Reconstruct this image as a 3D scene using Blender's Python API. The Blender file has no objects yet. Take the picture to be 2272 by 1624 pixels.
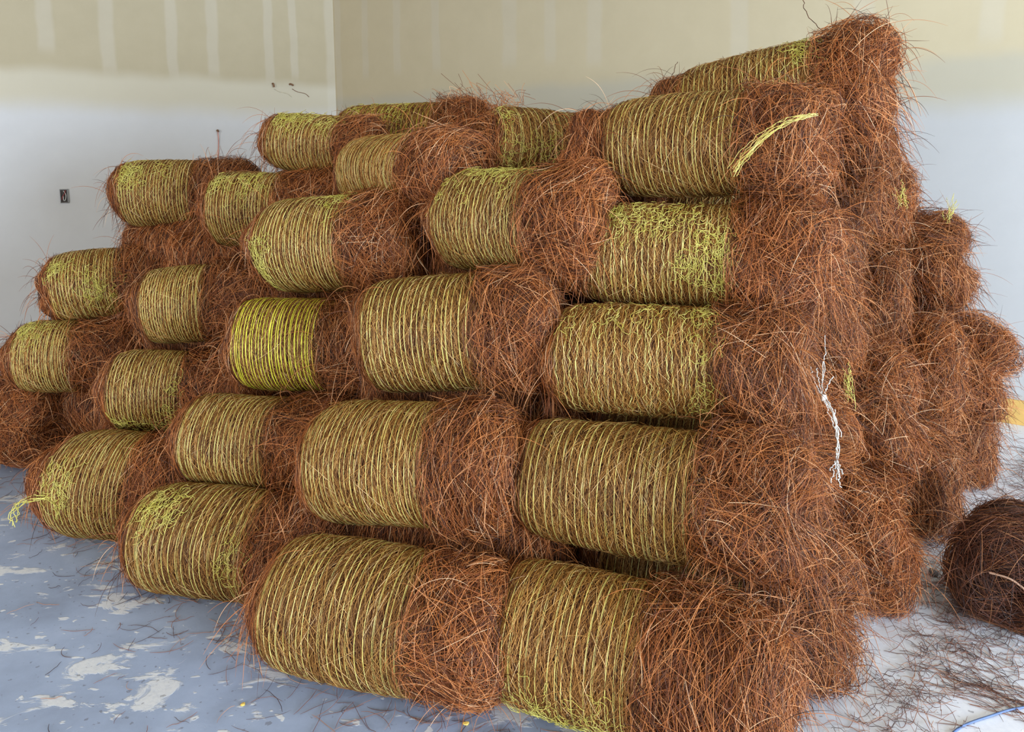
import bpy, bmesh, math, random
import numpy as np
from mathutils import Vector, Matrix, Euler

scene = bpy.context.scene
col = scene.collection
R = math.radians

# ------------------------------------------------------------------ camera
cam_d = bpy.data.cameras.new('camera')
cam = bpy.data.objects.new('camera', cam_d)
col.objects.link(cam)
cam.location = (0, 0, 1.6)
cam.rotation_euler = (R(90 - 8.441), 0, 0)
cam_d.sensor_width = 36.0
cam_d.lens = 36.0 * 1666.5 / 2272
cam_d.shift_y = -(812 - 604.0) / 2272
cam_d.clip_start = 0.05
scene.camera = cam

# ------------------------------------------------------------------ world, light, exposure
world = bpy.data.worlds.new('world')
scene.world = world
world.use_nodes = True
bgn = world.node_tree.nodes['Background']
bgn.inputs['Color'].default_value = (1.0, 0.88, 0.70, 1)
bgn.inputs['Strength'].default_value = 1.0


def area(name, loc, target, sx, sy, power, colr):
    d = bpy.data.lights.new(name, 'AREA')
    d.shape = 'RECTANGLE'
    d.size, d.size_y = sx, sy
    d.energy = power
    d.color = colr
    o = bpy.data.objects.new(name, d)
    col.objects.link(o)
    o.location = loc
    o.rotation_euler = (Vector(target) - Vector(loc)).to_track_quat('-Z', 'Y').to_euler()
    return o


# daylight through the open garage doorway behind and beside the camera
area('garage_door_daylight', (6.2, -3.2, 1.5), (1.4, 2.9, 0.6), 5.0, 2.8, 1400, (0.66, 0.80, 1.0))
area('front_fill_light', (-4.2, -2.4, 1.5), (-1.4, 3.6, 0.8), 2.6, 2.2, 250, (0.86, 0.90, 1.0))  # added fill lamp, aimed to brighten the left wall and front faces

scene.view_settings.view_transform = 'Standard'
scene.view_settings.look = 'None'
scene.view_settings.gamma = 1.0
scene.view_settings.use_curve_mapping = False
scene.view_settings.exposure = -0.06
scene.cycles.max_bounces = 6
scene.cycles.diffuse_bounces = 4
scene.cycles.glossy_bounces = 2


# ------------------------------------------------------------------ helpers
def lin(r, g, b):
    f = lambda c: (c / 255 / 12.92) if c / 255 <= 0.04045 else ((c / 255 + 0.055) / 1.055) ** 2.4
    return (f(r), f(g), f(b), 1)


def link(o, parent=None):
    col.objects.link(o)
    if parent is not None:
        o.parent = parent
    return o


def tag(o, label=None, cat=None, group=None, kind=None):
    if label:
        o['label'] = label
    if cat:
        o['category'] = cat
    if group:
        o['group'] = group
    if kind:
        o['kind'] = kind
    return o


def empty(name, loc=(0, 0, 0), rot=(0, 0, 0)):
    o = bpy.data.objects.new(name, None)
    o.empty_display_size = 0.1
    o.location = loc
    o.rotation_euler = rot
    return link(o)


def mesh_np(name, V, F, mat, parent=None, smooth=True):
    """V (n,3), F (m,k) arrays -> one mesh object"""
    me = bpy.data.meshes.new(name)
    V = np.ascontiguousarray(V, dtype=np.float32)
    F = np.ascontiguousarray(F, dtype=np.int32)
    m, k = F.shape
    me.vertices.add(len(V))
    me.vertices.foreach_set('co', V.ravel())
    me.loops.add(m * k)
    me.loops.foreach_set('vertex_index', F.ravel())
    me.polygons.add(m)
    me.polygons.foreach_set('loop_start', np.arange(0, m * k, k, dtype=np.int32))
    me.polygons.foreach_set('use_smooth', np.full(m, smooth))
    me.update(calc_edges=True)
    me.validate()
    me.materials.append(mat)
    o = bpy.data.objects.new(name, me)
    return link(o, parent)


def mesh_bm(name, bm, mat, parent=None, smooth=False):
    me = bpy.data.meshes.new(name)
    bmesh.ops.recalc_face_normals(bm, faces=bm.faces)
    bm.to_mesh(me)
    bm.free()
    for p in me.polygons:
        p.use_smooth = smooth
    me.materials.append(mat)
    o = bpy.data.objects.new(name, me)
    return link(o, parent)


def box(bm, lo, hi, bevel=0.0):
    g = bmesh.ops.create_cube(bm, size=1)
    for v in g['verts']:
        v.co = Vector([lo[i] + (v.co[i] + 0.5) * (hi[i] - lo[i]) for i in range(3)])
    if bevel:
        ed = list({e for v in g['verts'] for e in v.link_edges})
        bmesh.ops.bevel(bm, geom=ed, offset=bevel, segments=2, affect='EDGES', profile=0.5)


def hair(name, P, Rd, mat, parent=None):
    """P (n,k,3) strand points, Rd (n,k) radii -> one hair curves object"""
    n, k = P.shape[:2]
    cd = bpy.data.hair_curves.new(name)
    cd.add_curves([k] * n)
    cd.attributes['position'].data.foreach_set('vector', np.ascontiguousarray(P, dtype=np.float32).ravel())
    ra = cd.attributes.get('radius') or cd.attributes.new('radius', 'FLOAT', 'POINT')
    ra.data.foreach_set('value', np.ascontiguousarray(Rd, dtype=np.float32).ravel())
    cd.materials.append(mat)
    o = bpy.data.objects.new(name, cd)
    return link(o, parent)


def tubes_np(P, rad, sides=3):
    """P (n,k,3) polylines, rad (n,k) -> V,F of open tubes"""
    n, k = P.shape[:2]
    T = np.gradient(P, axis=1)
    T /= np.linalg.norm(T, axis=2, keepdims=True) + 1e-9
    ref = np.zeros_like(T)
    ref[..., 0] = 1.0
    bad = np.abs(T[..., 0]) > 0.9
    ref[bad] = (0, 0, 1)
    A = np.cross(T, ref)
    A /= np.linalg.norm(A, axis=2, keepdims=True) + 1e-9
    B = np.cross(T, A)
    ang = np.arange(sides) * 2 * np.pi / sides
    V = (P[:, :, None, :] + rad[:, :, None, None] *
         (A[:, :, None, :] * np.cos(ang)[None, None, :, None] + B[:, :, None, :] * np.sin(ang)[None, None, :, None]))
    idx = np.arange(n * k * sides).reshape(n, k, sides)
    a = idx[:, :-1, :]
    b = idx[:, 1:, :]
    F = np.stack([a, np.roll(a, -1, 2), np.roll(b, -1, 2), b], axis=-1).reshape(-1, 4)
    return V.reshape(-1, 3), F


# ------------------------------------------------------------------ materials
def new_mat(name):
    m = bpy.data.materials.new(name)
    m.use_nodes = True
    nt = m.node_tree
    return m, nt, nt.nodes['Principled BSDF']


def ramp(nt, stops, fac=None):
    n = nt.nodes.new('ShaderNodeValToRGB')
    el = n.color_ramp.elements
    while len(el) < len(stops):
        el.new(0.5)
    for e, (p, c) in zip(el, stops):
        e.position = p
        e.color = c if len(c) == 4 else (*c, 1)
    if fac is not None:
        nt.links.new(fac, n.inputs[0])
    return n


def math_node(nt, op, a, b=None, clamp=False):
    n = nt.nodes.new('ShaderNodeMath')
    n.operation = op
    n.use_clamp = clamp
    for i, v in enumerate((a, b)):
        if v is None:
            continue
        if isinstance(v, (int, float)):
            n.inputs[i].default_value = v
        else:
            nt.links.new(v, n.inputs[i])
    return n.outputs[0]


def mix(nt, fac, a, b, blend='MIX'):
    n = nt.nodes.new('ShaderNodeMix')
    n.data_type = 'RGBA'
    n.blend_type = blend
    for s, v in ((n.inputs[0], fac), (n.inputs[6], a), (n.inputs[7], b)):
        if isinstance(v, (int, float)):
            s.default_value = v
        elif isinstance(v, tuple):
            s.default_value = v
        else:
            nt.links.new(v, s)
    return n.outputs[2]


def noise(nt, scale, detail=4, rough=0.55, vec=None, dist=0.0):
    n = nt.nodes.new('ShaderNodeTexNoise')
    n.inputs['Scale'].default_value = scale
    n.inputs['Detail'].default_value = detail
    n.inputs['Roughness'].default_value = rough
    n.inputs['Distortion'].default_value = dist
    if vec is not None:
        nt.links.new(vec, n.inputs['Vector'])
    return n.outputs['Fac']


def mapping(nt, vec, scale=(1, 1, 1), rot=(0, 0, 0)):
    n = nt.nodes.new('ShaderNodeMapping')
    n.inputs['Scale'].default_value = scale
    n.inputs['Rotation'].default_value = rot
    nt.links.new(vec, n.inputs['Vector'])
    return n.outputs[0]


def needle_mat(name, stops, rough=0.5, spec=0.35):
    m, nt, b = new_mat(name)
    hi = nt.nodes.new('ShaderNodeHairInfo')
    rp = ramp(nt, stops, hi.outputs['Random'])
    oi = nt.nodes.new('ShaderNodeObjectInfo')
    v = math_node(nt, 'MULTIPLY_ADD', oi.outputs['Random'], 0.24)
    v.node.inputs[2].default_value = 0.88
    hs = nt.nodes.new('ShaderNodeHueSaturation')
    nt.links.new(rp.outputs[0], hs.inputs['Color'])
    nt.links.new(v, hs.inputs['Value'])
    nt.links.new(hs.outputs[0], b.inputs['Base Color'])
    b.inputs['Roughness'].default_value = rough
    b.inputs['Specular IOR Level'].default_value = spec
    return m


M_NEEDLE = needle_mat('pine_needles_rust', [
    (0.0, lin(46, 24, 14)), (0.25, lin(100, 53, 27)), (0.55, lin(156, 87, 40)),
    (0.82, lin(192, 121, 64)), (0.96, lin(208, 150, 102)), (1.0, lin(228, 192, 152))])
M_WRAPPED = needle_mat('pine_needles_tan', [
    (0.0, lin(86, 52, 22)), (0.3, lin(134, 89, 38)), (0.65, lin(170, 119, 56)),
    (0.9, lin(200, 155, 84)), (1.0, lin(222, 190, 138))])
M_DARK = needle_mat('pine_needles_dark', [
    (0.0, lin(40, 22, 16)), (0.4, lin(74, 40, 26)), (0.8, lin(112, 64, 40)), (1.0, lin(160, 110, 70))])
M_LITTER = needle_mat('pine_needles_litter', [
    (0.0, lin(64, 50, 50)), (0.4, lin(98, 70, 62)), (0.75, lin(138, 92, 72)), (1.0, lin(180, 140, 116))])


def core_mat(name, c0, c1):
    m, nt, b = new_mat(name)
    tc = nt.nodes.new('ShaderNodeTexCoord')
    f1 = noise(nt, 30, 5, 0.65, mapping(nt, tc.outputs['Object'], (6, 1, 1)))
    f2 = noise(nt, 60, 4, 0.6, mapping(nt, tc.outputs['Object'], (1.2, 3, 1)))
    s = math_node(nt, 'MULTIPLY', f1, f2)
    rp = ramp(nt, [(0.12, c0), (0.42, c1)], s)
    nt.links.new(rp.outputs[0], b.inputs['Base Color'])
    bp = nt.nodes.new('ShaderNodeBump')
    bp.inputs['Strength'].default_value = 0.8
    bp.inputs['Distance'].default_value = 0.01
    nt.links.new(s, bp.inputs['Height'])
    nt.links.new(bp.outputs[0], b.inputs['Normal'])
    b.inputs['Roughness'].default_value = 0.9
    return m


M_CORE = core_mat('straw_core', lin(48, 26, 14), lin(120, 70, 38))
M_CORE_DARK = core_mat('straw_core_dark', lin(26, 14, 10), lin(70, 40, 26))


def net_mat(name, c0, c1):
    m, nt, b = new_mat(name)
    tc = nt.nodes.new('ShaderNodeTexCoord')
    f = noise(nt, 22, 3, 0.6, tc.outputs['Object'])
    rp = ramp(nt, [(0.3, c0), (0.7, c1)], f)
    nt.links.new(rp.outputs[0], b.inputs['Base Color'])
    b.inputs['Roughness'].default_value = 0.38
    b.inputs['Specular IOR Level'].default_value = 0.5
    return m


M_NET = net_mat('twine_net_straw_yellow', lin(212, 196, 94), lin(241, 229, 146))
M_NET_GREEN = net_mat('twine_net_lime', lin(198, 192, 40), lin(236, 231, 84))
M_TANGLE = net_mat('twine_tangle_lime', lin(194, 182, 72), lin(226, 216, 118))
M_WHITE_STRING = net_mat('white_string', lin(205, 205, 196), lin(240, 240, 232))


def simple_mat(name, c, rough=0.6, metal=0.0, var=0.15, scale=40):
    m, nt, b = new_mat(name)
    tc = nt.nodes.new('ShaderNodeTexCoord')
    f = noise(nt, scale, 4, 0.6, tc.outputs['Object'])
    lo = tuple(x * (1 - var) for x in c[:3]) + (1,)
    hi = tuple(min(1, x * (1 + var)) for x in c[:3]) + (1,)
    rp = ramp(nt, [(0.3, lo), (0.7, hi)], f)
    nt.links.new(rp.outputs[0], b.inputs['Base Color'])
    b.inputs['Roughness'].default_value = rough
    b.inputs['Metallic'].default_value = metal
    return m


# ---- drywall: bare board above the taped band, joint compound below it
def drywall_mat(name, stud_offs, seam_hi, seam_lo, k, kb):
    m, nt, b = new_mat(name)
    tc = nt.nodes.new('ShaderNodeTexCoord')
    sep = nt.nodes.new('ShaderNodeSeparateXYZ')
    nt.links.new(tc.outputs['Object'], sep.inputs[0])
    u, v = sep.outputs['X'], sep.outputs['Z']
    wob = noise(nt, 1.3, 3, 0.6, tc.outputs['Object'])
    wob2 = noise(nt, 5.0, 3, 0.6, tc.outputs['Object'])
    uw = math_node(nt, 'ADD', u, math_node(nt, 'MULTIPLY', math_node(nt, 'SUBTRACT', wob, 0.5), 0.10))
    stripe = None
    for off, wd, zlow in stud_offs:
        d = math_node(nt, 'ABSOLUTE', math_node(nt, 'SUBTRACT', uw, off))
        mr = nt.nodes.new('ShaderNodeMapRange')
        mr.interpolation_type = 'SMOOTHSTEP'
        nt.links.new(d, mr.inputs[0])
        mr.inputs[1].default_value = wd
        mr.inputs[2].default_value = wd * 0.55
        ms = nt.nodes.new('ShaderNodeMapRange')
        ms.interpolation_type = 'SMOOTHSTEP'
        nt.links.new(v, ms.inputs[0])
        ms.inputs[1].default_value = zlow - 0.06
        ms.inputs[2].default_value = zlow + 0.06
        s = math_node(nt, 'MULTIPLY', mr.outputs[0], ms.outputs[0])
        stripe = s if stripe is None else math_node(nt, 'MAXIMUM', stripe, s)
    vw = math_node(nt, 'ADD', v, math_node(nt, 'MULTIPLY', math_node(nt, 'SUBTRACT', wob, 0.5), 0.14))
    up = nt.nodes.new('ShaderNodeMapRange')
    up.interpolation_type = 'SMOOTHSTEP'
    nt.links.new(vw, up.inputs[0])
    up.inputs[1].default_value = seam_hi - 0.06
    up.inputs[2].default_value = seam_hi + 0.06
    band = nt.nodes.new('ShaderNodeMapRange')
    band.interpolation_type = 'SMOOTHSTEP'
    nt.links.new(vw, band.inputs[0])
    band.inputs[1].default_value = seam_lo - 0.12
    band.inputs[2].default_value = seam_lo + 0.10
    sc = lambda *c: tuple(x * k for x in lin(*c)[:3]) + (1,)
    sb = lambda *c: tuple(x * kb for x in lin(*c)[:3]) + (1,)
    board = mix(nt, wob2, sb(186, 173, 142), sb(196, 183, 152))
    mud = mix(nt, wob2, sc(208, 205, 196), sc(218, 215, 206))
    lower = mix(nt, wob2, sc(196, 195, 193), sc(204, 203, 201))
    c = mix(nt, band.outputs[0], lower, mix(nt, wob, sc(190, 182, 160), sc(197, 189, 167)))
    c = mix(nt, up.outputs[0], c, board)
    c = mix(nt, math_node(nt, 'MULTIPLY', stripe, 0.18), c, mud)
    nt.links.new(c, b.inputs['Base Color'])
    b.inputs['Roughness'].default_value = 0.9
    bp = nt.nodes.new('ShaderNodeBump')
    bp.inputs['Strength'].default_value = 0.08
    bp.inputs['Distance'].default_value = 0.003
    nt.links.new(noise(nt, 90, 3, 0.6, tc.outputs['Object']), bp.inputs['Height'])
    nt.links.new(bp.outputs[0], b.inputs['Normal'])
    return m


# ---- concrete floor splashed with paint and joint compound
def floor_mat():
    m, nt, b = new_mat('concrete_floor')
    tc = nt.nodes.new('ShaderNodeTexCoord')
    ob = tc.outputs['Object']
    n1 = noise(nt, 2.2, 6, 0.6, ob)
    base = ramp(nt, [(0.3, lin(134, 146, 170)), (0.5, lin(153, 167, 194)), (0.72, lin(172, 186, 212))], n1)
    n2 = noise(nt, 3.6, 6, 0.62, mapping(nt, ob, (1.0, 2.0, 1), (0, 0, 0.5)), 0.6)
    sp = ramp(nt, [(0.565, (0, 0, 0)), (0.60, (1, 1, 1))], n2)
    n3 = noise(nt, 14, 3, 0.5, mapping(nt, ob, (1, 1.6, 1), (0, 0, 0.5)), 0.3)
    sp2 = ramp(nt, [(0.64, (0, 0, 0)), (0.67, (1, 1, 1))], n3)
    n4 = noise(nt, 60, 4, 0.6, ob)
    f = math_node(nt, 'MAXIMUM', sp.outputs[0], sp2.outputs[0])
    f = math_node(nt, 'MULTIPLY', f, math_node(nt, 'MULTIPLY_ADD', n4, 0.9), True)
    f.node.inputs[1].default_value = 1.0
    white = mix(nt, n1, lin(208, 210, 216), lin(230, 230, 228))
    c = mix(nt, math_node(nt, 'MULTIPLY', f, 0.85), base.outputs[0], white)
    # pale paint, with doorway brightness put into the floor colour, towards +x
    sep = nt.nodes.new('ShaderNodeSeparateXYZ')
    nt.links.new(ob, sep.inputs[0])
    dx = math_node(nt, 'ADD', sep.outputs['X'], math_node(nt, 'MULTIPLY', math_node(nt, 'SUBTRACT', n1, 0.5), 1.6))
    paint_and_light = nt.nodes.new('ShaderNodeMapRange')
    paint_and_light.interpolation_type = 'SMOOTHSTEP'
    nt.links.new(dx, paint_and_light.inputs[0])
    paint_and_light.inputs[1].default_value = 0.2
    paint_and_light.inputs[2].default_value = 1.15
    c = mix(nt, math_node(nt, 'MULTIPLY', paint_and_light.outputs[0], 0.92), c, mix(nt, n4, lin(214, 219, 232), lin(240, 242, 248)))
    # fine dark specks
    n5 = noise(nt, 45, 2, 0.5, ob)
    sk = ramp(nt, [(0.30, (1, 1, 1)), (0.335, (0, 0, 0))], n5)
    c = mix(nt, math_node(nt, 'MULTIPLY', sk.outputs[0], 0.5), c, lin(92, 88, 92))
    nt.links.new(c, b.inputs['Base Color'])
    b.inputs['Roughness'].default_value = 0.6
    bp = nt.nodes.new('ShaderNodeBump')
    bp.inputs['Strength'].default_value = 0.25
    bp.inputs['Distance'].default_value = 0.004
    nt.links.new(math_node(nt, 'ADD', f, math_node(nt, 'MULTIPLY', n4, 0.3)), bp.inputs['Height'])
    nt.links.new(bp.outputs[0], b.inputs['Normal'])
    return m


M_WOOD = simple_mat('pine_board', lin(214, 172, 96), 0.6, var=0.12, scale=12)
M_METAL = simple_mat('galvanised_steel', lin(140, 140, 140), 0.45, 0.6)
M_RUST = simple_mat('rusty_pipe', lin(122, 88, 60), 0.7)
M_PINK = simple_mat('pink_string', lin(206, 138, 124), 0.7)
M_RED = simple_mat('red_wire', lin(150, 60, 60), 0.5)
M_WHITE_W = simple_mat('white_wire', lin(205, 205, 200), 0.5)
M_BLUE = simple_mat('blue_cord', lin(86, 108, 150), 0.5)
M_STONE = simple_mat('grey_stone', lin(150, 152, 160), 0.9)
M_LEAF = simple_mat('dry_leaf', lin(176, 140, 116), 0.8)
M_CHIP = simple_mat('yellow_chip', lin(222, 186, 92), 0.7)
M_DARKGREY = simple_mat('box_inside', lin(74, 68, 64), 0.8)
M_CEIL = simple_mat('ceiling_board', lin(196, 186, 160), 0.9)

# ------------------------------------------------------------------ room
CORNER = Vector((-1.783, 7.779, 0))
HL, HR = R(54.8), R(55.6)
D_LEFT = Vector((-math.sin(HL), -math.cos(HL), 0))       # along the left wall, away from the corner
D_RIGHT = Vector((math.sin(HR), -math.cos(HR), 0))       # along the right wall, away from the corner

bm = bmesh.new()
box(bm, (-8, -6, -0.15), (9, 9.5, 0))
floor = mesh_bm('floor', bm, floor_mat())
tag(floor, kind='structure')


def wall(name, direction, length, height, mat, inside_left):
    bm = bmesh.new()
    if inside_left:
        box(bm, (-0.2, 0, 0), (length, 0.12, height))
    else:
        box(bm, (-0.2, -0.12, 0), (length, 0, height))
    o = mesh_bm(name, bm, mat)
    o.location = CORNER
    o.rotation_euler = (0, 0, math.atan2(direction.y, direction.x))
    tag(o, kind='structure')
    return o


LS = [(0.03, 0.075, 1.9), (0.412, 0.045, 2.40), (0.652, 0.055, 2.36), (1.167, 0.06, 2.38), (1.513, 0.06, 2.36),
      (2.031, 0.07, 2.36), (2.475, 0.075, 2.5), (2.95, 0.06, 2.4), (3.4, 0.06, 2.4)]
RS = [(0.06, 0.05, 1.9), (0.43, 0.05, 2.40), (0.852, 0.06, 2.42), (1.318, 0.06, 2.42), (2.133, 0.09, 2.40), (2.534, 0.07, 2.40),
      (2.949, 0.08, 2.36), (4.091, 0.08, 2.3), (4.9, 0.08, 2.3), (5.6, 0.08, 2.3)]
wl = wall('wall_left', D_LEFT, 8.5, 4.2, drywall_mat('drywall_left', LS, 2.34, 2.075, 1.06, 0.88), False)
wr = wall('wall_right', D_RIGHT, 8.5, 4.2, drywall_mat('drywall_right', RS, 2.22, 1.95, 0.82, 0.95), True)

bm = bmesh.new()
box(bm, (-8, -3.0, 3.7), (9, 9.5, 3.85))
ce = mesh_bm('ceiling', bm, M_CEIL)
tag(ce, kind='structure')

# pine base board on the right wall
bm = bmesh.new()
box(bm, (0.0, -0.022, 0), (8.4, 0.0, 0.152), 0.003)
bb = mesh_bm('baseboard_right', bm, M_WOOD)
bb.location = CORNER
bb.rotation_euler = wr.rotation_euler
tag(bb, kind='structure')


def on_left(s, z, off=0.0):
    n = Vector((-D_LEFT.y, D_LEFT.x, 0))        # towards the room
    if n.dot(Vector((0, 0, 0)) - CORNER) < 0:
        n = -n
    return CORNER + D_LEFT * s + n * off + Vector((0, 0, z)), n


# outlet box on the left wall
p, nrm = on_left(2.446, 1.305)
ob = empty('outlet_box', p, (0, 0, math.atan2(nrm.y, nrm.x) + math.pi / 2))
tag(ob, 'open grey metal outlet box with loose wires on the left wall', 'outlet box')
# local: -y towards the room, x along the wall
bm = bmesh.new()
w2, h2 = 0.031, 0.058
box(bm, (-w2, -0.004, -h2), (w2, -0.001, h2))
mesh_bm('box_back', bm, M_DARKGREY, ob)
bm = bmesh.new()
for lo, hi in (((-w2, -0.013, -h2), (-w2 + 0.005, -0.001, h2)), ((w2 - 0.009, -0.013, -h2), (w2, -0.001, h2)),
               ((-w2, -0.013, h2 - 0.006), (w2, -0.001, h2)), ((-w2, -0.013, -h2), (w2, -0.001, -h2 + 0.006))):
    box(bm, lo, hi, 0.001)
mesh_bm('box_rim', bm, M_METAL, ob)


def wire(name, pts, r, mat, parent, n=24):
    pts = np.array(pts, float)
    t = np.linspace(0, len(pts) - 1, n)
    # Catmull-Rom
    Pp = np.vstack([2 * pts[0] - pts[1], pts, 2 * pts[-1] - pts[-2]])
    out = []
    for x in t:
        i = min(int(x), len(pts) - 2)
        f = x - i
        a, b_, c, d = Pp[i:i + 4]
        out.append(0.5 * ((2 * b_) + (-a + c) * f + (2 * a - 5 * b_ + 4 * c - d) * f * f + (-a + 3 * b_ - 3 * c + d) * f ** 3))
    out = np.array(out)
    V, F = tubes_np(out[None], np.full((1, n), r), 6)
    return mesh_np(name, V, F, mat, parent)


wire('wire', [(0.012, -0.006, 0.05), (0.002, -0.014, 0.02), (-0.014, -0.013, -0.005), (-0.018, -0.008, -0.03)], 0.003, M_RED, ob)
wire('wire', [(-0.004, -0.006, 0.045), (0.012, -0.014, 0.012), (0.006, -0.014, -0.03), (-0.006, -0.012, -0.035), (-0.008, -0.010, 0.0)], 0.003, M_WHITE_W, ob)

# two little pipe stubs with drip stains, and a stub with a pink string
for k, (s, z, lab) in enumerate(((0.636, 2.315, 'rusty bent pipe stub on the left wall, farther from the room corner of the pair'),
                                 (0.46, 2.325, 'rusty bent pipe stub on the left wall, nearer the room corner of the pair'))):
    p, nrm = on_left(s, z)
    st = empty('pipe_stub', p, (0, 0, math.atan2(nrm.y, nrm.x) + math.pi / 2))
    tag(st, lab, 'pipe', 'pipe stubs on the left wall')
    wire('pipe', [(0, 0.0, 0.018), (0, -0.016, 0.018), (0.003, -0.022, 0.004), (0.006, -0.022, -0.016)] if k == 0 else
         [(-0.01, 0.0, 0.01), (-0.008, -0.016, 0.014), (0.012, -0.018, 0.008), (0.02, -0.016, 0.0)], 0.0085, M_RUST, st)
    wire('stain', [(0.012, -0.002, -0.03), (0.06, -0.002, -0.055), (0.14, -0.002, -0.07), (0.18, -0.002, -0.10)], 0.003,
         M_RUST if k else M_CEIL, st)
p, nrm = on_left(1.173, 1.877)
st = empty('wall_hook', p, (0, 0, math.atan2(nrm.y, nrm.x) + math.pi / 2))
tag(st, 'small dark hook with a pink string hanging down the left wall', 'hook')
wire('peg', [(0, 0.0, 0.0), (0, -0.02, 0.002), (0.002, -0.03, -0.012)], 0.009, M_RUST, st, 12)
wire('hanging_string', [(0, -0.022, -0.004), (0.004, -0.012, -0.1), (-0.006, -0.008, -0.25), (0.006, -0.008, -0.45)], 0.004, M_PINK, st)

# ------------------------------------------------------------------ pine straw rolls
K = 7          # points per needle


class Roll:
    """a bound roll of pine straw: net of half length L/2 about the local x axis, loose fringe at each end.
    local frame: x axis, -y front (towards the viewer's side), z up"""

    def __init__(self, L, r, fl, fr, seed):
        self.L, self.r, self.fl, self.fr = L, r, fl, fr
        self.rng = np.random.default_rng(seed)
        self.x0, self.x1 = -L / 2 - fl, L / 2 + fr
        self.xc, self.lh = (self.x0 + self.x1) / 2, (self.x1 - self.x0) / 2
        self.e = min(0.10, 0.5 * r)
        self.fl_amp = 0.055
        self.taper = 0.08
        self.lumpy = 0.018
        g = self.rng
        self.waves = [(g.uniform(4, 14), g.integers(1, 5), g.uniform(0, 6.28), g.uniform(0.4, 1)) for _ in range(6)]

    def lump(self, P):
        x = P[..., 0]
        th = np.arctan2(P[..., 1], P[..., 2])
        s = 0
        for fx, ft, ph, a in self.waves:
            s = s + a * np.sin(fx * x + ft * th + ph)
        out = np.clip((np.abs(x) - self.L / 2 + 0.01) / 0.06, 0, 1)
        return s * 0.35 * (0.006 + self.lumpy * out)

    def flare(self, x):
        d = np.abs(x) - self.L / 2
        t = np.clip(d / 0.11, 0, 1)
        sag = 1 - (x / (self.L / 2 + 0.05)) ** 2 * 0.035
        lt = np.clip((self.taper - x - self.L / 2) / (self.taper + 0.06), 0, 1)
        return self.r * (1 - 0.20 * lt * lt) * (np.where(d > 0, 0.965, sag) + self.fl_amp * t * t * (3 - 2 * t) * np.clip(1 - (d - 0.07) / 0.3, 0.4, 1))

    def project(self, P, h):
        x = P[..., 0] - self.xc
        rho = np.sqrt(P[..., 1] ** 2 + P[..., 2] ** 2) + 1e-9
        rl = self.flare(np.clip(P[..., 0], self.x0, self.x1))
        e = self.e
        qx = np.abs(x) - (self.lh - e)
        qr = rho - (rl - e)
        both = (qx > 0) & (qr > 0)
        ln = np.sqrt(qx ** 2 + qr ** 2) + 1e-9
        nx = np.where(both, qx / ln, np.where(qx > qr, 1.0, 0.0))
        nr = np.where(both, qr / ln, np.where(qx > qr, 0.0, 1.0))
        sd = np.where(both, ln, np.maximum(qx, qr)) - e
        N = np.empty_like(P)
        N[..., 0] = nx * np.sign(x)
        N[..., 1] = nr * P[..., 1] / rho
        N[..., 2] = nr * P[..., 2] / rho
        hh = h + self.lump(P)
        return P - N * (sd - hh)[..., None], N

    def core(self):
        """lathe with lumps"""
        nth, prof = 40, []
        e = self.e
        for t in np.linspace(0, 1, 5):
            prof.append((self.x0, t))
        xs = np.concatenate([[self.x0 + 0.02, self.x0 + 0.05], np.linspace(self.x0 + 0.09, self.x1 - 0.09, 26),
                             [self.x1 - 0.05, self.x1 - 0.02]])
        rows = [(self.x0 - 0.001, f * (self.r - e)) for f in (0.02, 0.35, 0.7, 1.0)]
        rows += [(x, self.r) for x in xs]
        rows += [(self.x1 + 0.001, f * (self.r - e)) for f in (1.0, 0.7, 0.35, 0.02)]
        th = np.linspace(0, 2 * np.pi, nth, endpoint=False)
        P = np.array([[(x, rr * np.sin(t), rr * np.cos(t)) for t in th] for x, rr in rows])
        P, _ = self.project(P, -0.010 - 0.014 * np.clip((np.abs(P[..., 0]) - self.L / 2) / 0.04, 0, 1))
        n = len(rows)
        idx = np.arange(n * nth).reshape(n, nth)
        F = np.stack([idx[:-1], np.roll(idx[:-1], -1, 1), np.roll(idx[1:], -1, 1), idx[1:]], -1).reshape(-1, 4)
        return P.reshape(-1, 3), F

    def walk(self, P, D, length, h0, lift, gravity, jitter, side=0):
        """grow needles over the surface; P,D (n,3); length,h0,lift (n,)"""
        n = len(P)
        ds = (length / (K - 1))[:, None]
        out = np.empty((n, K, 3))
        P, N = self.project(P, h0)
        out[:, 0] = P
        D = D - N * np.sum(D * N, 1, keepdims=True)
        D /= np.linalg.norm(D, axis=1, keepdims=True) + 1e-9
        curl = self.rng.normal(0, 1, (n, 3)) * jitter
        lim = self.L / 2 + self.rng.uniform(-0.012, 0.02, n)
        for k in range(1, K):
            D = D + curl * 0.5 + self.rng.normal(0, 1, (n, 3)) * jitter * 0.4
            D[:, 2] -= gravity
            D /= np.linalg.norm(D, axis=1, keepdims=True) + 1e-9
            Q = P + D * ds
            if side:
                Q[:, 0] = side * np.maximum(side * Q[:, 0], lim)
            h = h0 + lift * (k / (K - 1)) ** 1.6
            Q2, N = self.project(Q, h)
            D = Q2 - P
            D /= np.linalg.norm(D, axis=1, keepdims=True) + 1e-9
            P = Q2
            out[:, k] = P
        return out

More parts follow.
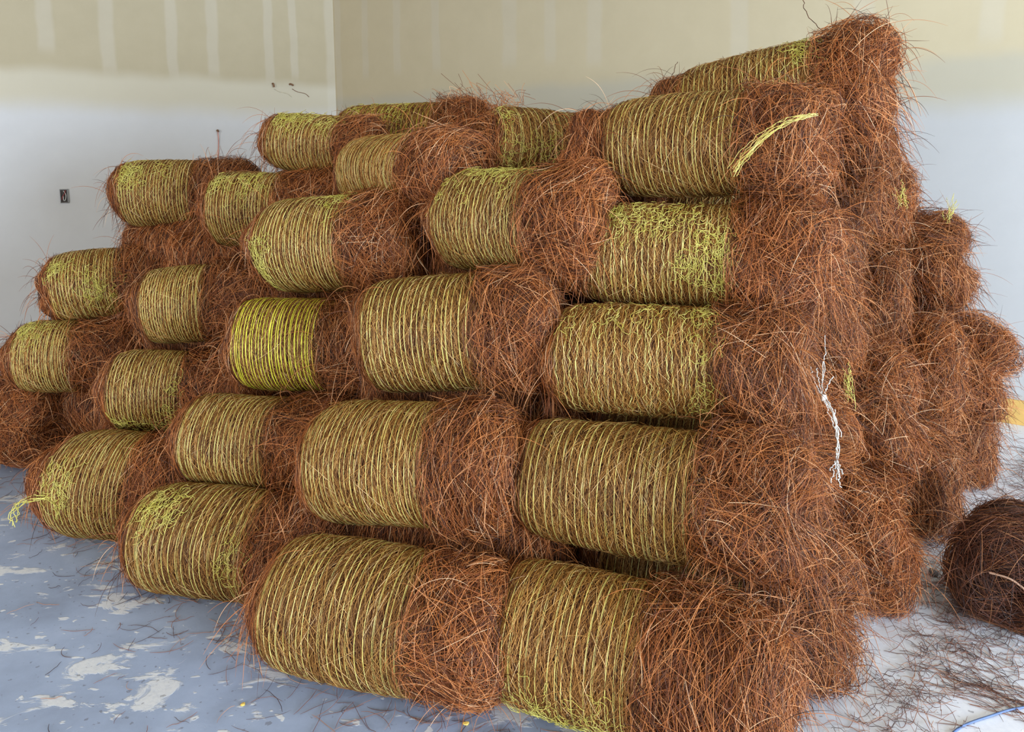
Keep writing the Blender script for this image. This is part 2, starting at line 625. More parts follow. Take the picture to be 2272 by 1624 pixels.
    def fringe(self, side, n, width, gravity=0.05, mess=1.0):
        g = self.rng
        f = self.fr if side > 0 else self.fl
        a_cyl = 2 * np.pi * self.r * f
        a_disc = np.pi * self.r ** 2
        pc = a_cyl / (a_cyl + a_disc)
        oncyl = g.random(n) < pc
        th = g.uniform(0, 2 * np.pi, n)
        xin = self.L / 2 * side
        xs = xin + side * (0.008 + (f - 0.008) * g.random(n))
        rr = np.where(oncyl, self.r, self.r * np.sqrt(g.random(n)) * 0.98)
        xs = np.where(oncyl, xs, self.x1 if side > 0 else self.x0)
        P = np.stack([xs, rr * np.sin(th), rr * np.cos(th)], 1)
        # mostly wrapped round the axis, some fanning outwards
        circ = np.stack([np.zeros(n), np.cos(th), -np.sin(th)], 1) * np.where(g.random(n) < 0.5, 1, -1)[:, None]
        ax = np.zeros((n, 3))
        ax[:, 0] = side
        rad = np.stack([np.zeros(n), np.sin(th), np.cos(th)], 1)
        fld = sum(a * np.sin(q * (xs * 9 + np.where(oncyl, 0, rr * 14)) + m * th + p)
                  for q, m, a, p in [(g.uniform(0.5, 1.6), g.integers(1, 6), g.uniform(0.2, 0.5), g.uniform(0, 6.28)) for _ in range(5)])
        phi = fld * 0.75 * mess + g.normal(0, 0.30 * mess, n)
        other = np.where(oncyl[:, None], ax, rad)
        D = circ * np.cos(phi)[:, None] + other * np.where(oncyl, np.abs(np.sin(phi)) * np.where(g.random(n) < 0.25, -1, 1), np.sin(phi))[:, None]
        length = g.uniform(0.07, 0.22, n)
        h0 = g.random(n) ** 1.3 * 0.036 * mess - 0.022
        lift = np.abs(g.normal(0, 0.010, n)) * mess
        stray = g.random(n) < 0.035 * mess
        lift = np.where(stray, g.uniform(0.02, 0.075, n) * np.sqrt(mess), lift)
        pts = self.walk(P, D, length, h0, lift, gravity, 0.085, side)
        w = width * g.uniform(0.7, 1.25, n)
        rad_ = w[:, None] * 0.5 * np.interp(np.arange(K), [0, 1, K - 3, K - 1], [0.8, 1.0, 0.9, 0.25])[None]
        return pts, rad_

    def hanging(self, side, n, width, down):
        """loose needles that slip off the end and hang; down (3,) is gravity in the local frame"""
        g = self.rng
        f = self.fr if side > 0 else self.fl
        th = g.uniform(0, 2 * np.pi, n)
        oncyl = g.random(n) < 0.6
        xs = np.where(oncyl, side * (self.L / 2 + 0.03 + (f - 0.03) * g.random(n)), self.x1 if side > 0 else self.x0)
        rr = np.where(oncyl, self.r, self.r * np.sqrt(g.random(n)))
        P = np.stack([xs, rr * np.sin(th), rr * np.cos(th)], 1)
        P, N = self.project(P, g.uniform(0.0, 0.014, n))
        D = N * 0.2 + g.normal(0, 0.5, (n, 3))
        D /= np.linalg.norm(D, axis=1, keepdims=True)
        ds = (g.uniform(0.08, 0.22, n) / (K - 1))[:, None]
        out = np.empty((n, K, 3))
        out[:, 0] = P
        dv = np.array(down)
        gv = g.uniform(0.15, 0.42, n)[:, None]
        for k in range(1, K):
            D = D + dv * gv
            D /= np.linalg.norm(D, axis=1, keepdims=True)
            P = P + D * ds
            # keep outside the roll
            Q, N = self.project(P, np.full(n, 0.004))
            inside = np.sum((P - Q) * N, 1) < 0
            P = np.where(inside[:, None], Q, P)
            out[:, k] = P
        w = width * g.uniform(0.7, 1.15, n)
        return out, w[:, None] * 0.5 * np.interp(np.arange(K), [0, 1, K - 3, K - 1], [0.8, 1.0, 0.9, 0.3])[None]

    def wrapped(self, n, width):
        g = self.rng
        th = g.uniform(0, 2 * np.pi, n)
        xs = g.uniform(-self.L / 2 - 0.01, self.L / 2 + 0.01, n)
        P = np.stack([xs, self.r * np.sin(th), self.r * np.cos(th)], 1)
        circ = np.stack([np.zeros(n), np.cos(th), -np.sin(th)], 1) * np.where(g.random(n) < 0.5, 1, -1)[:, None]
        phi = g.normal(0, 0.4, n)
        ax = np.zeros((n, 3))
        ax[:, 0] = 1
        D = circ * np.cos(phi)[:, None] + ax * np.sin(phi)[:, None]
        length = g.uniform(0.05, 0.15, n)
        h0 = np.where(g.random(n) < 0.12, g.uniform(0.001, 0.005, n), g.uniform(-0.005, 0.001, n))
        pts = self.walk(P, D, length, h0, np.where(g.random(n) < 0.03, 0.012, 0.0), 0.0, 0.06)
        w = width * g.uniform(0.7, 1.2, n)
        return pts, w[:, None] * 0.5 * np.interp(np.arange(K), [0, 1, K - 2, K - 1], [0.6, 1.0, 0.9, 0.3])[None]

    def net(self, lines, wave, width, slack=0.003):
        """pairs of twine wound round the roll"""
        g = self.rng
        nth = 60
        th = np.linspace(0, 2 * np.pi, nth)
        ls = []
        ws = []
        for i in range(lines):
            x = -self.L / 2 + (i + 0.5) / lines * self.L + g.normal(0, self.L / lines * 0.16)
            base = np.full(nth, x)
            for _ in range(3):
                base = base + slack * 0.5 * np.sin(g.integers(1, 3) * th + g.uniform(0, 6.28)) * g.uniform(0.2, 0.8)
            dbl = g.random() < 0.35
            for j in range(2):
                xo = base + (j - 0.5) * self.L / lines * (0.26 if dbl else 0.10) * (0.6 + 0.4 * np.sin(th * g.integers(1, 3) + g.uniform(0, 6.28)))
                if wave > 0:
                    xo = xo + wave * np.sin(th * g.integers(14, 24) + g.uniform(0, 6.28)) * (0.5 + 0.5 * np.sin(2 * th + g.uniform(0, 6.28)))
                    xo = xo + wave * 0.4 * g.normal(0, 1, nth)
                xo[-1] = xo[0]
                P = np.stack([xo, self.r * np.sin(th), self.r * np.cos(th)], 1)
                P, _ = self.project(P, np.full(nth, 0.0022))
                ls.append(P)
                ws.append(np.clip(width * 0.5 * (g.uniform(0.8, 1.25) if j == 0 else g.uniform(0.35, 0.7)) * (1 + 0.25 * g.normal(0, 1, nth)), width * 0.25, width))
        return np.array(ls), np.array(ws)

    def tangle(self, patches, width):
        """loose curly twine: patches (u0,u1,deg0,deg1,count); deg from the top towards the front"""
        g = self.rng
        out = []
        k2 = 14
        for u0, u1, d0, d1, n in patches:
            for _ in range(int(n * 0.5)):
                u = g.uniform(u0, u1)
                t = -R(g.uniform(d0, d1))
                x = (u - 0.5) * self.L
                pts = []
                ang = g.uniform(0, 6.28)
                for k in range(k2):
                    pts.append((x, self.r * math.sin(t), self.r * math.cos(t)))
                    ang += g.normal(0, 0.9)
                    st = g.uniform(0.006, 0.015)
                    x += math.cos(ang) * st * 0.8
                    t += math.sin(ang) * st / self.r
                P = np.array(pts)
                P, _ = self.project(P, 0.004 + np.abs(np.cumsum(g.normal(0, 0.0016, k2))))
                out.append(P)
        P = np.array(out)
        return P, np.full(P.shape[:2], width * 0.5)


def smooth_strands(P):
    Q = P.copy()
    Q[:, 1:-1] = 0.25 * P[:, :-2] + 0.5 * P[:, 1:-1] + 0.25 * P[:, 2:]
    return Q


GROUP = 'pine straw rolls stacked in the pile'
SEED = [100]


def straw_roll(label, pos, yaw, tilt, r, L, fl=0.08, fr=0.28, lines=20, wave=0.0, net='straw', net_w=0.0026, tangles=(),
               cover=1.0, mess=(1.0, 1.2), grav=(0.04, 0.05), wrap=True, lumpy=0.016, flare=-0.02, taper=0.08, hang=(0.25, 0.6), name='straw_roll', group=GROUP, needle=None, inside=None, spin=0.0):
    SEED[0] += 1
    if r < 0.19:
        r += 0.006
        pos = (pos[0], pos[1], pos[2] - 0.004)
    ro = Roll(L, r, fl, fr, SEED[0])
    ro.lumpy, ro.fl_amp, ro.taper = lumpy, flare, taper
    d = (Vector(pos) - cam.location).length
    o = empty(name, pos, (R(spin), -R(tilt), R(yaw)))
    tag(o, label, 'straw roll', group)
    V, F = ro.core()
    mesh_np('straw_core', V, F, inside or M_CORE, o)
    w = 0.00072 * d ** 0.5 + 0.0003
    for side, f, ms, gr in ((-1, fl, mess[0], grav[0]), (1, fr, mess[1], grav[1])):
        area_ = 2 * np.pi * r * f + np.pi * r * r
        n = int(cover * 2.35 * area_ / (0.15 * w))
        P, rad = ro.fringe(side, n, w, gr, ms)
        nh = int((hang[0] if side < 0 else hang[1]) * 420 * (0.0016 / w))
        if nh:
            dv = o.rotation_euler.to_matrix().inverted() @ Vector((0, 0, -1))
            P2, rad2 = ro.hanging(side, nh, w, dv)
            zz = P2[..., 0] * -dv[0] + P2[..., 1] * -dv[1] + P2[..., 2] * -dv[2] + pos[2]
            ok = zz.min(1) > 0.004
            P, rad = np.concatenate([P, P2[ok]]), np.concatenate([rad, rad2[ok]])
        tag(hair('end_fringe', smooth_strands(P), rad, needle or M_NEEDLE, o), kind='stuff')
    if wrap == 'plain':
        n = int(cover * 1.6 * 2 * np.pi * r * L / (0.10 * w))
        P, rad = ro.wrapped(n, w)
        tag(hair('wrapped_straw', P, rad, needle or M_NEEDLE, o), kind='stuff')
    elif wrap:
        n = int(cover * 1.8 * 2 * np.pi * r * L / (0.10 * w))
        P, rad = ro.wrapped(n, w * 0.9)
        tag(hair('wrapped_straw', P, rad, M_WRAPPED, o), kind='stuff')
        P, rad = ro.net(lines, wave, net_w * (0.50 + 0.055 * d))
        V, F = tubes_np(P, rad, 3)
        tag(mesh_np('twine_net', V, F, M_NET_GREEN if net == 'lime' else M_NET, o), kind='stuff')
        if tangles:
            P, rad = ro.tangle(tangles, 0.0011 + 0.00028 * d)
            V, F = tubes_np(P, rad, 3)
            tag(mesh_np('loose_twine', V, F, M_TANGLE, o), kind='stuff')
    return o


# ---- the pile, bottom row first in each column; E is the near corner
T = 0.75
ends_r = dict(fr=0.24, lumpy=0.034, flare=0.02, hang=(0.4, 1.3), mess=(0.9, 1.5), grav=(0.04, 0.07))
straw_roll('straw roll with sparse pale twine, on the floor at the near corner',
           (0.194, 2.028, 0.197), -23.0, 0.85, 0.207, 0.403, lines=15, tangles=((0, 1, 105, 150, 170),), **{**ends_r, 'fr': 0.37})
straw_roll('tan straw roll with evenly spaced twine, lying on the near-corner floor roll',
           (0.329, 2.275, 0.571), -23.0, 1.6, 0.197, 0.516, lines=21, **{**ends_r, 'fr': 0.30})
straw_roll('straw roll with zigzag pale twine and bright bunched edge, third up at near corner',
           (0.427, 2.486, 0.934), -18.0, 2.7, 0.179, 0.504, lines=21, wave=0.006, net_w=0.0028,
           tangles=((0.93, 1, 20, 140, 60), (0.1, 0.9, 10, 40, 50)), **{**ends_r, 'fr': 0.27})
straw_roll('straw roll with shiny lime tangles on golden net, fourth up at near corner',
           (0.536, 2.645, 1.273), -20.0, 0.1, 0.176, 0.459, lines=21, wave=0.003, net_w=0.003,
           tangles=((0.05, 0.75, 25, 60, 150), (0.7, 0.9, 65, 100, 70), (0.9, 1.0, 50, 130, 80)), **{**ends_r, 'fr': 0.30, 'fl': 0.26})
e5 = straw_roll('straw roll with a twine strap trailing over its shaggy end, near the top',
           (0.614, 2.760, 1.658), -31.0, 1.4, 0.175, 0.456, lines=22, **{**ends_r, 'fr': 0.25, 'fl': 0.2})
e6 = straw_roll('topmost straw roll of the whole pile, tilted, with a tall shaggy end',
           (0.924, 2.943, 1.810), -28.0, 9.2, 0.196, 0.452, lines=22, wave=0.002, tangles=((0.92, 1.0, 0, 60, 60),), **{**ends_r, 'fr': 0.23, 'fl': 0.14})

straw_roll('big tan straw roll on the floor, next to the near-corner roll',
           (-0.492, 2.185, 0.199), -16.0, 0.15, 0.209, 0.469, lines=20, lumpy=0.022, flare=-0.02, mess=(0.9, 1.3), fr=0.27)
straw_roll('wide straw roll with thin even twine, second up next to the near-corner stack',
           (-0.438, 2.498, 0.558), -19.0, 6.0, 0.210, 0.440, lines=23, lumpy=0.022, flare=-0.02, mess=(0.9, 1.3), fr=0.27)
straw_roll('straw roll with bold paired twine, third up in stack next to near corner',
           (-0.302, 2.719, 0.968), -11.0, 5.0, 0.213, 0.396, lines=19, net_w=0.003, lumpy=0.022, flare=-0.02, mess=(0.9, 1.3), fr=0.27)
straw_roll('straw roll with crinkled lime twine ridge on top, beside the lime-tangled golden roll',
           (-0.060, 2.865, 1.374), -29.0, 1.8, 0.190, 0.368, lines=22, wave=0.004, lumpy=0.03, flare=-0.03, mess=(0.9, 1.4), fr=0.27,
           tangles=((0.3, 1.0, -5, 35, 130), (0, 0.3, 30, 60, 20)))
straw_roll('straw roll turned the other way with slanting twine, behind the crinkled lime roll',
           (0.085, 3.33, 1.632), 22, -6, 0.185, 0.42, lines=15, fl=0.05, fr=0.2, net_w=0.0028,
           tangles=((0, 0.1, 0, 110, 60), (0.2, 0.7, 70, 110, 50)))
straw_roll('dark straw roll peeking over the slanting-twine roll at the top of the pile',
           (0.20, 3.95, 1.66), -8, -4, 0.19, 0.42, lines=12)

straw_roll('floor straw roll with a loose frayed twine mat on its top edge',
           (-1.131, 2.643, 0.189), -10.0, -0.8, 0.199, 0.453, lines=18, net_w=0.0032, fr=0.30,
           tangles=((0.0, 0.45, 15, 50, 110), (0.85, 1, 60, 100, 40)))
straw_roll('straw roll with curled brown needles at its end, on the frayed-mat floor roll',
           (-1.089, 2.895, 0.487), -11.0, 0.6, 0.179, 0.356, lines=20, fr=0.30)
straw_roll('brightest lime-yellow straw roll, densely wound, third up in the middle of the pile',
           (-0.935, 3.082, 0.837), -6.0, 1.9, 0.193, 0.349, lines=26, net='lime', net_w=0.0048, fr=0.30)
straw_roll('straw roll with round brown end face and lime scraps, above the brightest lime roll',
           (-0.849, 3.240, 1.241), -15.0, 3.4, 0.205, 0.373, lines=24, net_w=0.003, fr=0.30,
           tangles=((0, 0.15, 70, 130, 90), (0.8, 1, 0, 40, 50)))
straw_roll('straw roll with a large reddish round end face near the top of the pile',
           (-0.535, 3.361, 1.555), -46.0, 1.7, 0.154, 0.476, lines=23, fr=0.30)
c6 = straw_roll('straw roll with lime scraps on its crown, at the back near the room corner',
           (-0.640, 4.150, 1.690), -12, 2, 0.212, 0.520, lines=20, net='lime', net_w=0.0022, fr=0.26,
           tangles=((0.1, 0.7, 10, 60, 70),), mess=(0.8, 1.5))

b1 = straw_roll('floor straw roll with green twine curling off its far end onto the floor',
           (-1.737, 3.084, 0.213), -5.0, -1.3, 0.224, 0.335, lines=20, net='straw', fl=0.12, fr=0.32,
           tangles=((0, 0.4, 55, 85, 70),))
straw_roll('straw roll with lime threads hanging below its net, on the floor roll with curling twine',
           (-1.658, 3.373, 0.550), 5.0, -1.2, 0.179, 0.302, lines=20, fr=0.32,
           tangles=((0, 0.9, 115, 150, 90), (0.95, 1, 60, 130, 30)))
straw_roll('narrow straw roll with neat fine twine hoops, third up beside the brightest lime roll',
           (-1.597, 3.563, 0.918), 6.0, 1.0, 0.180, 0.262, lines=22, fr=0.32)
straw_roll('straw roll half covered by brown needles, below the wall hook string',
           (-1.295, 3.747, 1.361), -4.0, 0.6, 0.179, 0.321, lines=22, fr=0.32,
           tangles=((0.5, 0.8, 30, 60, 50), (0.1, 0.3, 30, 55, 40)))
straw_roll('dark-topped straw roll with lime fuzz across its net, just above the hook string',
           (-0.992, 3.849, 1.686), -24.0, -5.1, 0.143, 0.401, lines=20, net='straw', fr=0.17,
           tangles=((0, 1, 25, 55, 150),))

straw_roll('shaggy brown floor straw roll cut off by the edge of the picture',
           (-2.98, 3.93, 0.22), -5, 0, 0.225, 0.400, lines=18, fr=0.34, mess=(0.8, 1.3))
straw_roll('straw roll with lime scraps on its shoulder, second up at the far end',
           (-2.430, 3.872, 0.581), 9.0, -0.7, 0.181, 0.259, lines=20, tangles=((0, 0.5, 15, 45, 70),), fr=0.32)
straw_roll('straw roll with blotchy lime patches on its net, third up at the far end',
           (-2.283, 4.014, 0.938), 16.0, 2.8, 0.179, 0.312, lines=20, fr=0.32,
           tangles=((0, 0.3, 35, 65, 50), (0.55, 1.0, 65, 115, 90)))
straw_roll('straw roll with lime fuzz along its upper front, topmost at the far end',
           (-1.934, 4.197, 1.421), 5.0, 0.2, 0.181, 0.360, lines=22, tangles=((0, 0.35, 35, 70, 90), (0.6, 0.7, 30, 50, 15)), fr=0.32)

# ---- rolls of the side turned to the doorway: shaggy ends only
def end_roll(label, end, yaw=-26, tilt=0, r=0.24, L=0.46, fr=0.24, **kw):
    a = Vector((math.cos(R(yaw)) * math.cos(R(tilt)), math.sin(R(yaw)) * math.cos(R(tilt)), math.sin(R(tilt))))
    c = Vector(end) - a * (L / 2 + fr)
    return straw_roll(label, c, yaw, tilt, r, L, fl=0.10, fr=fr, lumpy=0.055, flare=0.03, hang=(0.2, 1.7), mess=(0.9, 2.0), grav=(0.03, 0.08), lines=16, cover=1.15, **kw)


end_roll('shaggy straw roll end on the floor just behind the near-corner roll', (1.022, 2.205, 0.20))
end_roll('shaggy floor straw roll end, second behind the near-corner roll', (1.425, 2.620, 0.20))
end_roll('shaggy floor straw roll end, third behind the near-corner roll', (1.893, 3.135, 0.20))
end_roll('shaggy floor straw roll end farthest back, by the pine baseboard', (2.40, 3.67, 0.21))
f2 = end_roll('shaggy straw roll end with the frayed white string hanging down it', (1.06, 2.47, 0.57))
end_roll('shaggy straw roll end behind the one with the white string, second row', (1.536, 2.879, 0.58))
end_roll('shaggy straw roll end in the second row, third behind the white string', (2.02, 3.36, 0.60))
end_roll('shaggy straw roll end second up, farthest back above the pine baseboard', (2.38, 3.62, 0.54))
f3 = end_roll('shaggy straw roll end above the dark hollow, third row', (1.32, 2.92, 0.95))
end_roll('shaggy straw roll end in the third row, behind the one above the dark hollow', (1.80, 3.44, 0.97))
h3 = end_roll('shaggy straw roll end topping the rearmost stack against the right wall', (2.13, 3.56, 1.10), r=0.22)
end_roll('shaggy straw roll end in the fourth row, next to the lime tangled roll', (1.36, 3.05, 1.30))
g4 = end_roll('shaggy straw roll end in the fourth row, on the downward slope of the pile', (1.90, 3.66, 1.33))
end_roll('shaggy straw roll end in the fifth row, below and behind the topmost roll', (1.43, 2.98, 1.58), r=0.2)

# ---- rolls of the second layer, seen only as shaded straw through the gaps of the front face
for bp_, where in (
        ((0.2, 2.64, 0.25), 'deep behind the near-corner floor roll with sparse twine'),
        ((0.33, 2.84, 0.64), 'deep behind the tan roll with evenly spaced twine'),
        ((-0.25, 2.52, 0.25), 'behind the big tan floor roll'),
        ((-0.92, 2.97, 0.25), 'behind the floor roll with the frayed twine mat'),
        ((-1.52, 3.4, 0.25), 'behind the floor roll with curling green twine'),
        ((-2.22, 4.02, 0.27), 'on the floor behind the roll cut by the picture edge'),
        ((-0.15, 2.87, 0.68), 'behind the wide roll with thin even twine'),
        ((-0.8, 3.28, 0.66), 'under and behind the brightest lime roll'),
        ((-1.42, 3.72, 0.7), 'behind the roll with lime threads below its net'),
        ((-2.12, 4.16, 0.72), 'behind the roll with lime scraps on its shoulder'),
        ((-0.02, 3.16, 1.08), 'behind the roll with bold paired twine'),
        ((-0.66, 3.46, 1.02), 'above and behind the brightest lime roll'),
        ((-1.36, 3.9, 1.08), 'above and behind the narrow finely hooped roll'),
        ((-1.72, 4.15, 1.1), 'below the lime-fuzzed topmost roll of the far end'),
        ((0.18, 3.28, 1.36), 'behind the roll with the crinkled lime ridge'),
        ((-0.55, 3.62, 1.3), 'below the roll with the large reddish end face'),
        ((-1.02, 4.02, 1.36), 'below the dark-topped roll with lime fuzz'),
):
    straw_roll('shaded brown straw roll ' + where, bp_, -14, 3, 0.205, 0.46, fl=0.22, fr=0.22,
               cover=0.7, wrap='plain', hang=(0.5, 0.8), lumpy=0.03, group='shaded straw rolls behind the front face')

# ------------------------------------------------------------------ strings and loose pieces on the pile
def local(o, pts):
    m = (Matrix.Translation(o.location) @ o.rotation_euler.to_matrix().to_4x4()).inverted()
    return [tuple(m @ Vector(p)) for p in pts]


def strands_between(name, lines, rad, mat, parent, n=22):
    rng = np.random.default_rng(5)
    out = []
    for pts in lines:
        pts = np.array(pts, float)
        t = np.linspace(0, len(pts) - 1, n)
        c = np.stack([np.interp(t, np.arange(len(pts)), pts[:, i]) for i in range(3)], 1)
        for _ in range(2):
            c[1:-1] = (c[:-2] + c[1:-1] * 2 + c[2:]) / 4
        c[1:] += rng.normal(0, 0.0022, (n - 1, 3))
        out.append(c)
    P = np.array(out)
    V, F = tubes_np(P, np.full(P.shape[:2], rad), 4)
    return mesh_np(name, V, F, mat, parent)


rng = np.random.default_rng(11)
strap = [tuple(np.array((0, 0, 1.6)) + (np.array(p) - np.array((0, 0, 1.6))) * 0.935) for p in [(0.764, 2.600, 1.563), (0.775, 2.570, 1.60), (0.799, 2.530, 1.641), (0.840, 2.500, 1.692), (0.895, 2.472, 1.730), (0.972, 2.455, 1.747)]]
lines = []
for k in range(10):
    o1, o2 = rng.normal(0, 0.010, 3), rng.normal(0, 0.006, 3)
    st = rng.integers(0, 3)
    ln = [tuple(np.array(p) + o1 * (1 - i / 5) + o2) for i, p in enumerate(strap)][0 if k < 8 else st:]
    lines.append(local(e5, ln))
t_ = strands_between('trailing_strap', lines, 0.0010, M_NET, e5)
t_['label'] = 'strap of yellow twine hanging loose over the end'

curl = [(-1.86, 2.88, 0.25), (-1.93, 2.86, 0.26), (-1.99, 2.86, 0.24), (-2.02, 2.85, 0.20), (-2.01, 2.84, 0.16)]
strands_between('curling_twine', [local(b1, [tuple(np.array(p) + rng.normal(0, 0.012, 3)) for p in curl]) for _ in range(6)], 0.0016, M_TANGLE, b1)

strands_between('long_needle', [local(e6, [(1.075, 2.9, 2.21), (1.082, 2.9, 2.17), (1.10, 2.9, 2.13), (1.15, 2.9, 2.09), (1.2, 2.95, 2.05)])], 0.0013, M_CORE, e6)
strands_between('long_needle', [local(e6, [(0.62, 3.02, 1.83), (0.60, 3.0, 1.88), (0.625, 3.0, 1.93), (0.64, 3.0, 1.98)])], 0.0013, M_CORE, e6)

# a tuft of needles standing up behind the top of the pile
n_ = 90
b0 = np.stack([rng.uniform(-0.36, 0.02, n_), rng.normal(4.0, 0.06, n_), np.full(n_, 1.83)], 1)
dr_ = np.stack([rng.normal(0.1, 0.5, n_), rng.normal(0, 0.3, n_), rng.uniform(0.6, 1.0, n_)], 1)
ln_ = rng.uniform(0.06, 0.22, n_)
P = np.empty((n_, K, 3))
for k in range(K):
    P[:, k] = b0 + dr_ * (ln_ * k / (K - 1))[:, None] + np.array([0.06, 0, -0.05]) * (k / (K - 1)) ** 2 * rng.normal(0, 1, n_)[:, None] * 0.6
mi = np.array((Matrix.Translation(c6.location) @ c6.rotation_euler.to_matrix().to_4x4()).inverted())
P = P @ mi[:3, :3].T + mi[:3, 3]
tag(hair('upright_needles', P, np.full(P.shape[:2], 0.0009), M_NEEDLE, c6), kind='stuff')

# scraps of net caught on the shaggy ends
for o_, a_, b_, sp in ((f3, (1.17, 2.56, 0.875), (1.20, 2.56, 0.765), 0.016), (g4, (1.50, 2.95, 1.49), (1.54, 2.95, 1.43), 0.02),
                       (h3, (1.97, 3.36, 1.415), (1.95, 3.36, 1.345), 0.024)):
    ln = []
    for _ in range(10):
        q0, q1 = np.array(a_) + rng.normal(0, sp, 3), np.array(b_) + rng.normal(0, sp * 0.7, 3)
        ln.append(local(o_, [q0, (q0 + q1) / 2 + rng.normal(0, 0.008, 3), q1]))
    strands_between('net_scrap', ln, 0.0009, M_TANGLE, o_)

ws = empty('white_string', (0.98, 2.30, 0.87))
tag(ws, 'frayed knotted white string hanging down a shaggy roll end', 'string')
main = [(1.015, 2.36, 1.05), (0.984, 2.30, 0.968), (0.965, 2.26, 0.885), (0.982, 2.23, 0.845), (1.003, 2.21, 0.766), (0.998, 2.20, 0.696), (1.005, 2.20, 0.63)]
ln = [[tuple(np.array(p) + rng.normal(0, 0.0045, 3)) for p in main[i0:i1]] for i0, i1 in ((0, 4), (1, 5), (2, 6), (2, 7), (2, 5), (3, 7), (3, 6))]
for tip in ((0.925, 2.28, 0.935), (0.935, 2.29, 0.965), (0.945, 2.29, 0.90), (1.0, 2.27, 0.935), (0.915, 2.29, 0.895), (0.955, 2.29, 0.955)):
    ln.append([(0.966, 2.25, 0.872), tuple((np.array((0.966, 2.25, 0.872)) + np.array(tip)) / 2 + rng.normal(0, 0.006, 3)), tip])
for tip in ((0.985, 2.20, 0.62), (1.02, 2.20, 0.64), (0.98, 2.20, 0.66), (1.015, 2.20, 0.60)):
    ln.append([(1.0, 2.20, 0.69), tip])
strands_between('string_strands', [local(ws, q) for q in ln], 0.0016, M_WHITE_STRING, ws)
bm = bmesh.new()
bmesh.ops.create_icosphere(bm, subdivisions=2, radius=0.009)
for v in bm.verts:
    v.co *= 1 + 0.25 * math.sin(v.co.x * 900 + v.co.z * 700)
    v.co.z *= 1.3
kn = mesh_bm('knot', bm, M_WHITE_STRING, ws, True)
kn.location = local(ws, [(0.965, 2.25, 0.872)])[0]

# ------------------------------------------------------------------ dark bundle at the edge of the picture
SEED[0] = 300
bun = straw_roll('dark brown loose bundle of straw lying alone on the floor near the blue cord', (1.79, 2.47, 0.195), -126, 0, 0.215, 0.10,
                 fl=0.14, fr=0.12, cover=1.1, wrap=False, name='straw_bundle', group=None, needle=M_DARK, inside=M_CORE_DARK, lumpy=0.02, flare=0.05, hang=(1.0, 1.0),
                 mess=(1.0, 1.0))
bun['category'] = 'straw bundle'
wire('twine_loop', [(0.175, 0.05, -0.09), (0.192, 0.055, -0.04), (0.20, 0.03, 0.0), (0.20, -0.02, 0.03), (0.195, -0.08, 0.03)], 0.0035, M_LEAF, bun)

# ------------------------------------------------------------------ litter on the floor
g = np.random.default_rng(77)


def litter(n, cx, cy, sx, sy, rot=0.0, l0=0.06, l1=0.20, zmax=0.003, ang=None, spread=0.6):
    a, b = g.normal(0, sx, n), g.normal(0, sy, n)
    c, s_ = math.cos(rot), math.sin(rot)
    x, y = cx + a * c - b * s_, cy + a * s_ + b * c
    th = g.uniform(0, 2 * np.pi, n) if ang is None else g.normal(ang, spread, n)
    ln = g.uniform(l0, l1, n)
    bend = g.normal(0, 0.5, n)
    ln = ln * 0.72
    t = np.linspace(-0.5, 0.5, K)
    P = np.zeros((n, K, 3))
    for k in range(K):
        tk = t[k]
        P[:, k, 0] = x + ln * (np.cos(th) * tk - np.sin(th) * bend * (tk * tk - 0.08))
        P[:, k, 1] = y + ln * (np.sin(th) * tk + np.cos(th) * bend * (tk * tk - 0.08))
        P[:, k, 2] = 0.0022 + np.abs(g.normal(0, zmax, n)) * 0.5 * (1 + abs(tk))
    return P


parts = []
# along the foot of the front face
foot = [(0.1, 1.85), (-0.55, 2.02), (-1.15, 2.45), (-1.75, 2.88), (-2.5, 3.5)]
for (x0, y0), (x1, y1) in zip(foot[:-1], foot[1:]):
    parts.append(litter(55, (x0 + x1) / 2, (y0 + y1) / 2, 0.30, 0.07, math.atan2(y1 - y0, x1 - x0)))
# along the foot of the doorway side
foot = [(0.75, 1.72), (1.15, 2.1), (1.55, 2.5), (2.0, 3.0), (2.5, 3.55), (2.9, 4.0)]
for (x0, y0), (x1, y1) in zip(foot[:-1], foot[1:]):
    parts.append(litter(200, (x0 + x1) / 2 + 0.05, (y0 + y1) / 2 - 0.04, 0.26, 0.065, math.atan2(y1 - y0, x1 - x0), zmax=0.014))
    parts.append(litter(40, (x0 + x1) / 2 + 0.22, (y0 + y1) / 2 - 0.2, 0.30, 0.17, math.atan2(y1 - y0, x1 - x0)))
parts.append(litter(130, 1.70, 2.58, 0.16, 0.12))
parts.append(litter(90, 1.60, 2.24, 0.12, 0.08, 0.4))
parts.append(litter(150, 1.47, 2.06, 0.11, 0.045, -0.7, ang=-0.7, spread=0.4))
parts.append(litter(90, 1.95, 2.75, 0.3, 0.25))
parts.append(litter(220, 2.9, 3.7, 0.4, 0.3))
parts.append(litter(22, 1.1, 1.8, 0.22, 0.14, l1=0.26))
# sparse over the open floor
parts.append(litter(46, -1.2, 2.1, 0.5, 0.3, l0=0.03, l1=0.17))
parts.append(litter(34, -0.6, 1.85, 0.3, 0.15, l0=0.03, l1=0.17))
parts.append(litter(30, -1.9, 2.7, 0.35, 0.3, l0=0.03, l1=0.15))
P = np.concatenate(parts)
# keep the needles off the room's far parts
w = g.uniform(0.0011, 0.0019, len(P))
lt = hair('loose_needles', P, w[:, None] * 0.5 * np.interp(np.arange(K), [0, 1, K - 2, K - 1], [0.6, 1, 0.9, 0.4])[None], M_LITTER)
tag(lt, 'loose pine needles scattered over the concrete floor', 'pine needles', kind='stuff')

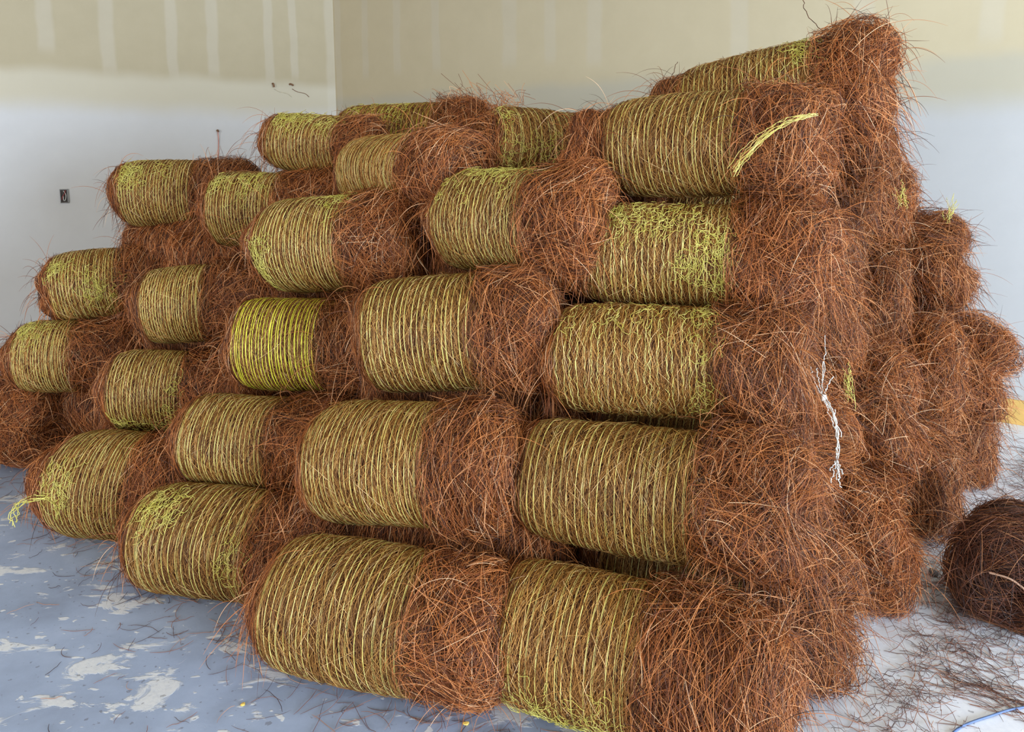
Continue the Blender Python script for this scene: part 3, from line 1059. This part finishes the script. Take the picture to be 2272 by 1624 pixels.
# blue cord
cord = wire('blue_cord', [(0.9, 1.62, 0.004), (1.14, 1.80, 0.004), (1.256, 1.913, 0.004), (1.393, 1.969, 0.006), (1.512, 2.005, 0.004), (1.75, 2.03, 0.004), (2.1, 1.98, 0.004)], 0.0035, M_BLUE, None, 60)
tag(cord, 'thin blue cord lying on the floor in front of the dark bundle', 'cord')


def pebble(name, loc, size, mat, label, cat, seed, group=None):
    rn = random.Random(seed)
    bm = bmesh.new()
    bmesh.ops.create_icosphere(bm, subdivisions=2, radius=1.0)
    ph = [rn.uniform(0, 6) for _ in range(3)]
    for v in bm.verts:
        f = 1 + 0.18 * math.sin(3 * v.co.x + ph[0]) + 0.14 * math.sin(4 * v.co.y + ph[1]) + 0.1 * math.sin(5 * v.co.z + ph[2])
        v.co = Vector((v.co.x * f * size[0], v.co.y * f * size[1], v.co.z * f * size[2]))
    o = mesh_bm(name, bm, mat)
    o.location = (loc[0], loc[1], loc[2] + size[2] * 0.9)
    tag(o, label, cat, group)
    return o


pebble('pebble', (1.645, 2.73, 0), (0.020, 0.016, 0.012), M_STONE, 'grey pebble on the floor between the pile and the dark bundle', 'pebble', 1)
pebble('wood_chip', (-0.133, 1.94, 0), (0.009, 0.006, 0.005), M_CHIP, 'tiny yellow wood chip on the floor below the big tan floor roll', 'wood chip', 2)
pebble('paint_flake', (-0.80, 2.02, 0), (0.008, 0.007, 0.0025), M_CHIP, 'small orange flake on the open grey floor', 'paint flake', 3)


def leaf(loc, rot, size, label):
    bm = bmesh.new()
    n = 9
    top = []
    for i in range(n):
        t = i / (n - 1)
        wv = math.sin(math.pi * t) ** 0.7 * 0.36
        z = 0.12 * math.sin(math.pi * t)
        top.append([bm.verts.new((t - 0.5, sgn * wv, z + (0.10 * wv if sgn else 0))) for sgn in (-1, 0, 1)])
    for a, b_ in zip(top[:-1], top[1:]):
        for j in (0, 1):
            bm.faces.new((a[j], a[j + 1], b_[j + 1], b_[j]))
    bmesh.ops.remove_doubles(bm, verts=bm.verts, dist=1e-5)
    g2 = bmesh.ops.solidify(bm, geom=bm.faces[:], thickness=0.02)
    for v in bm.verts:
        v.co *= size
    o = mesh_bm('dry_leaf', bm, M_LEAF, None, True)
    o.location = loc
    o.rotation_euler = rot
    tag(o, label, 'leaf')


leaf((1.534, 2.753, 0.006), (0.1, 0.15, 0.6), 0.055, 'curled dry pink-brown leaf on the floor at the foot of the shaggy ends')
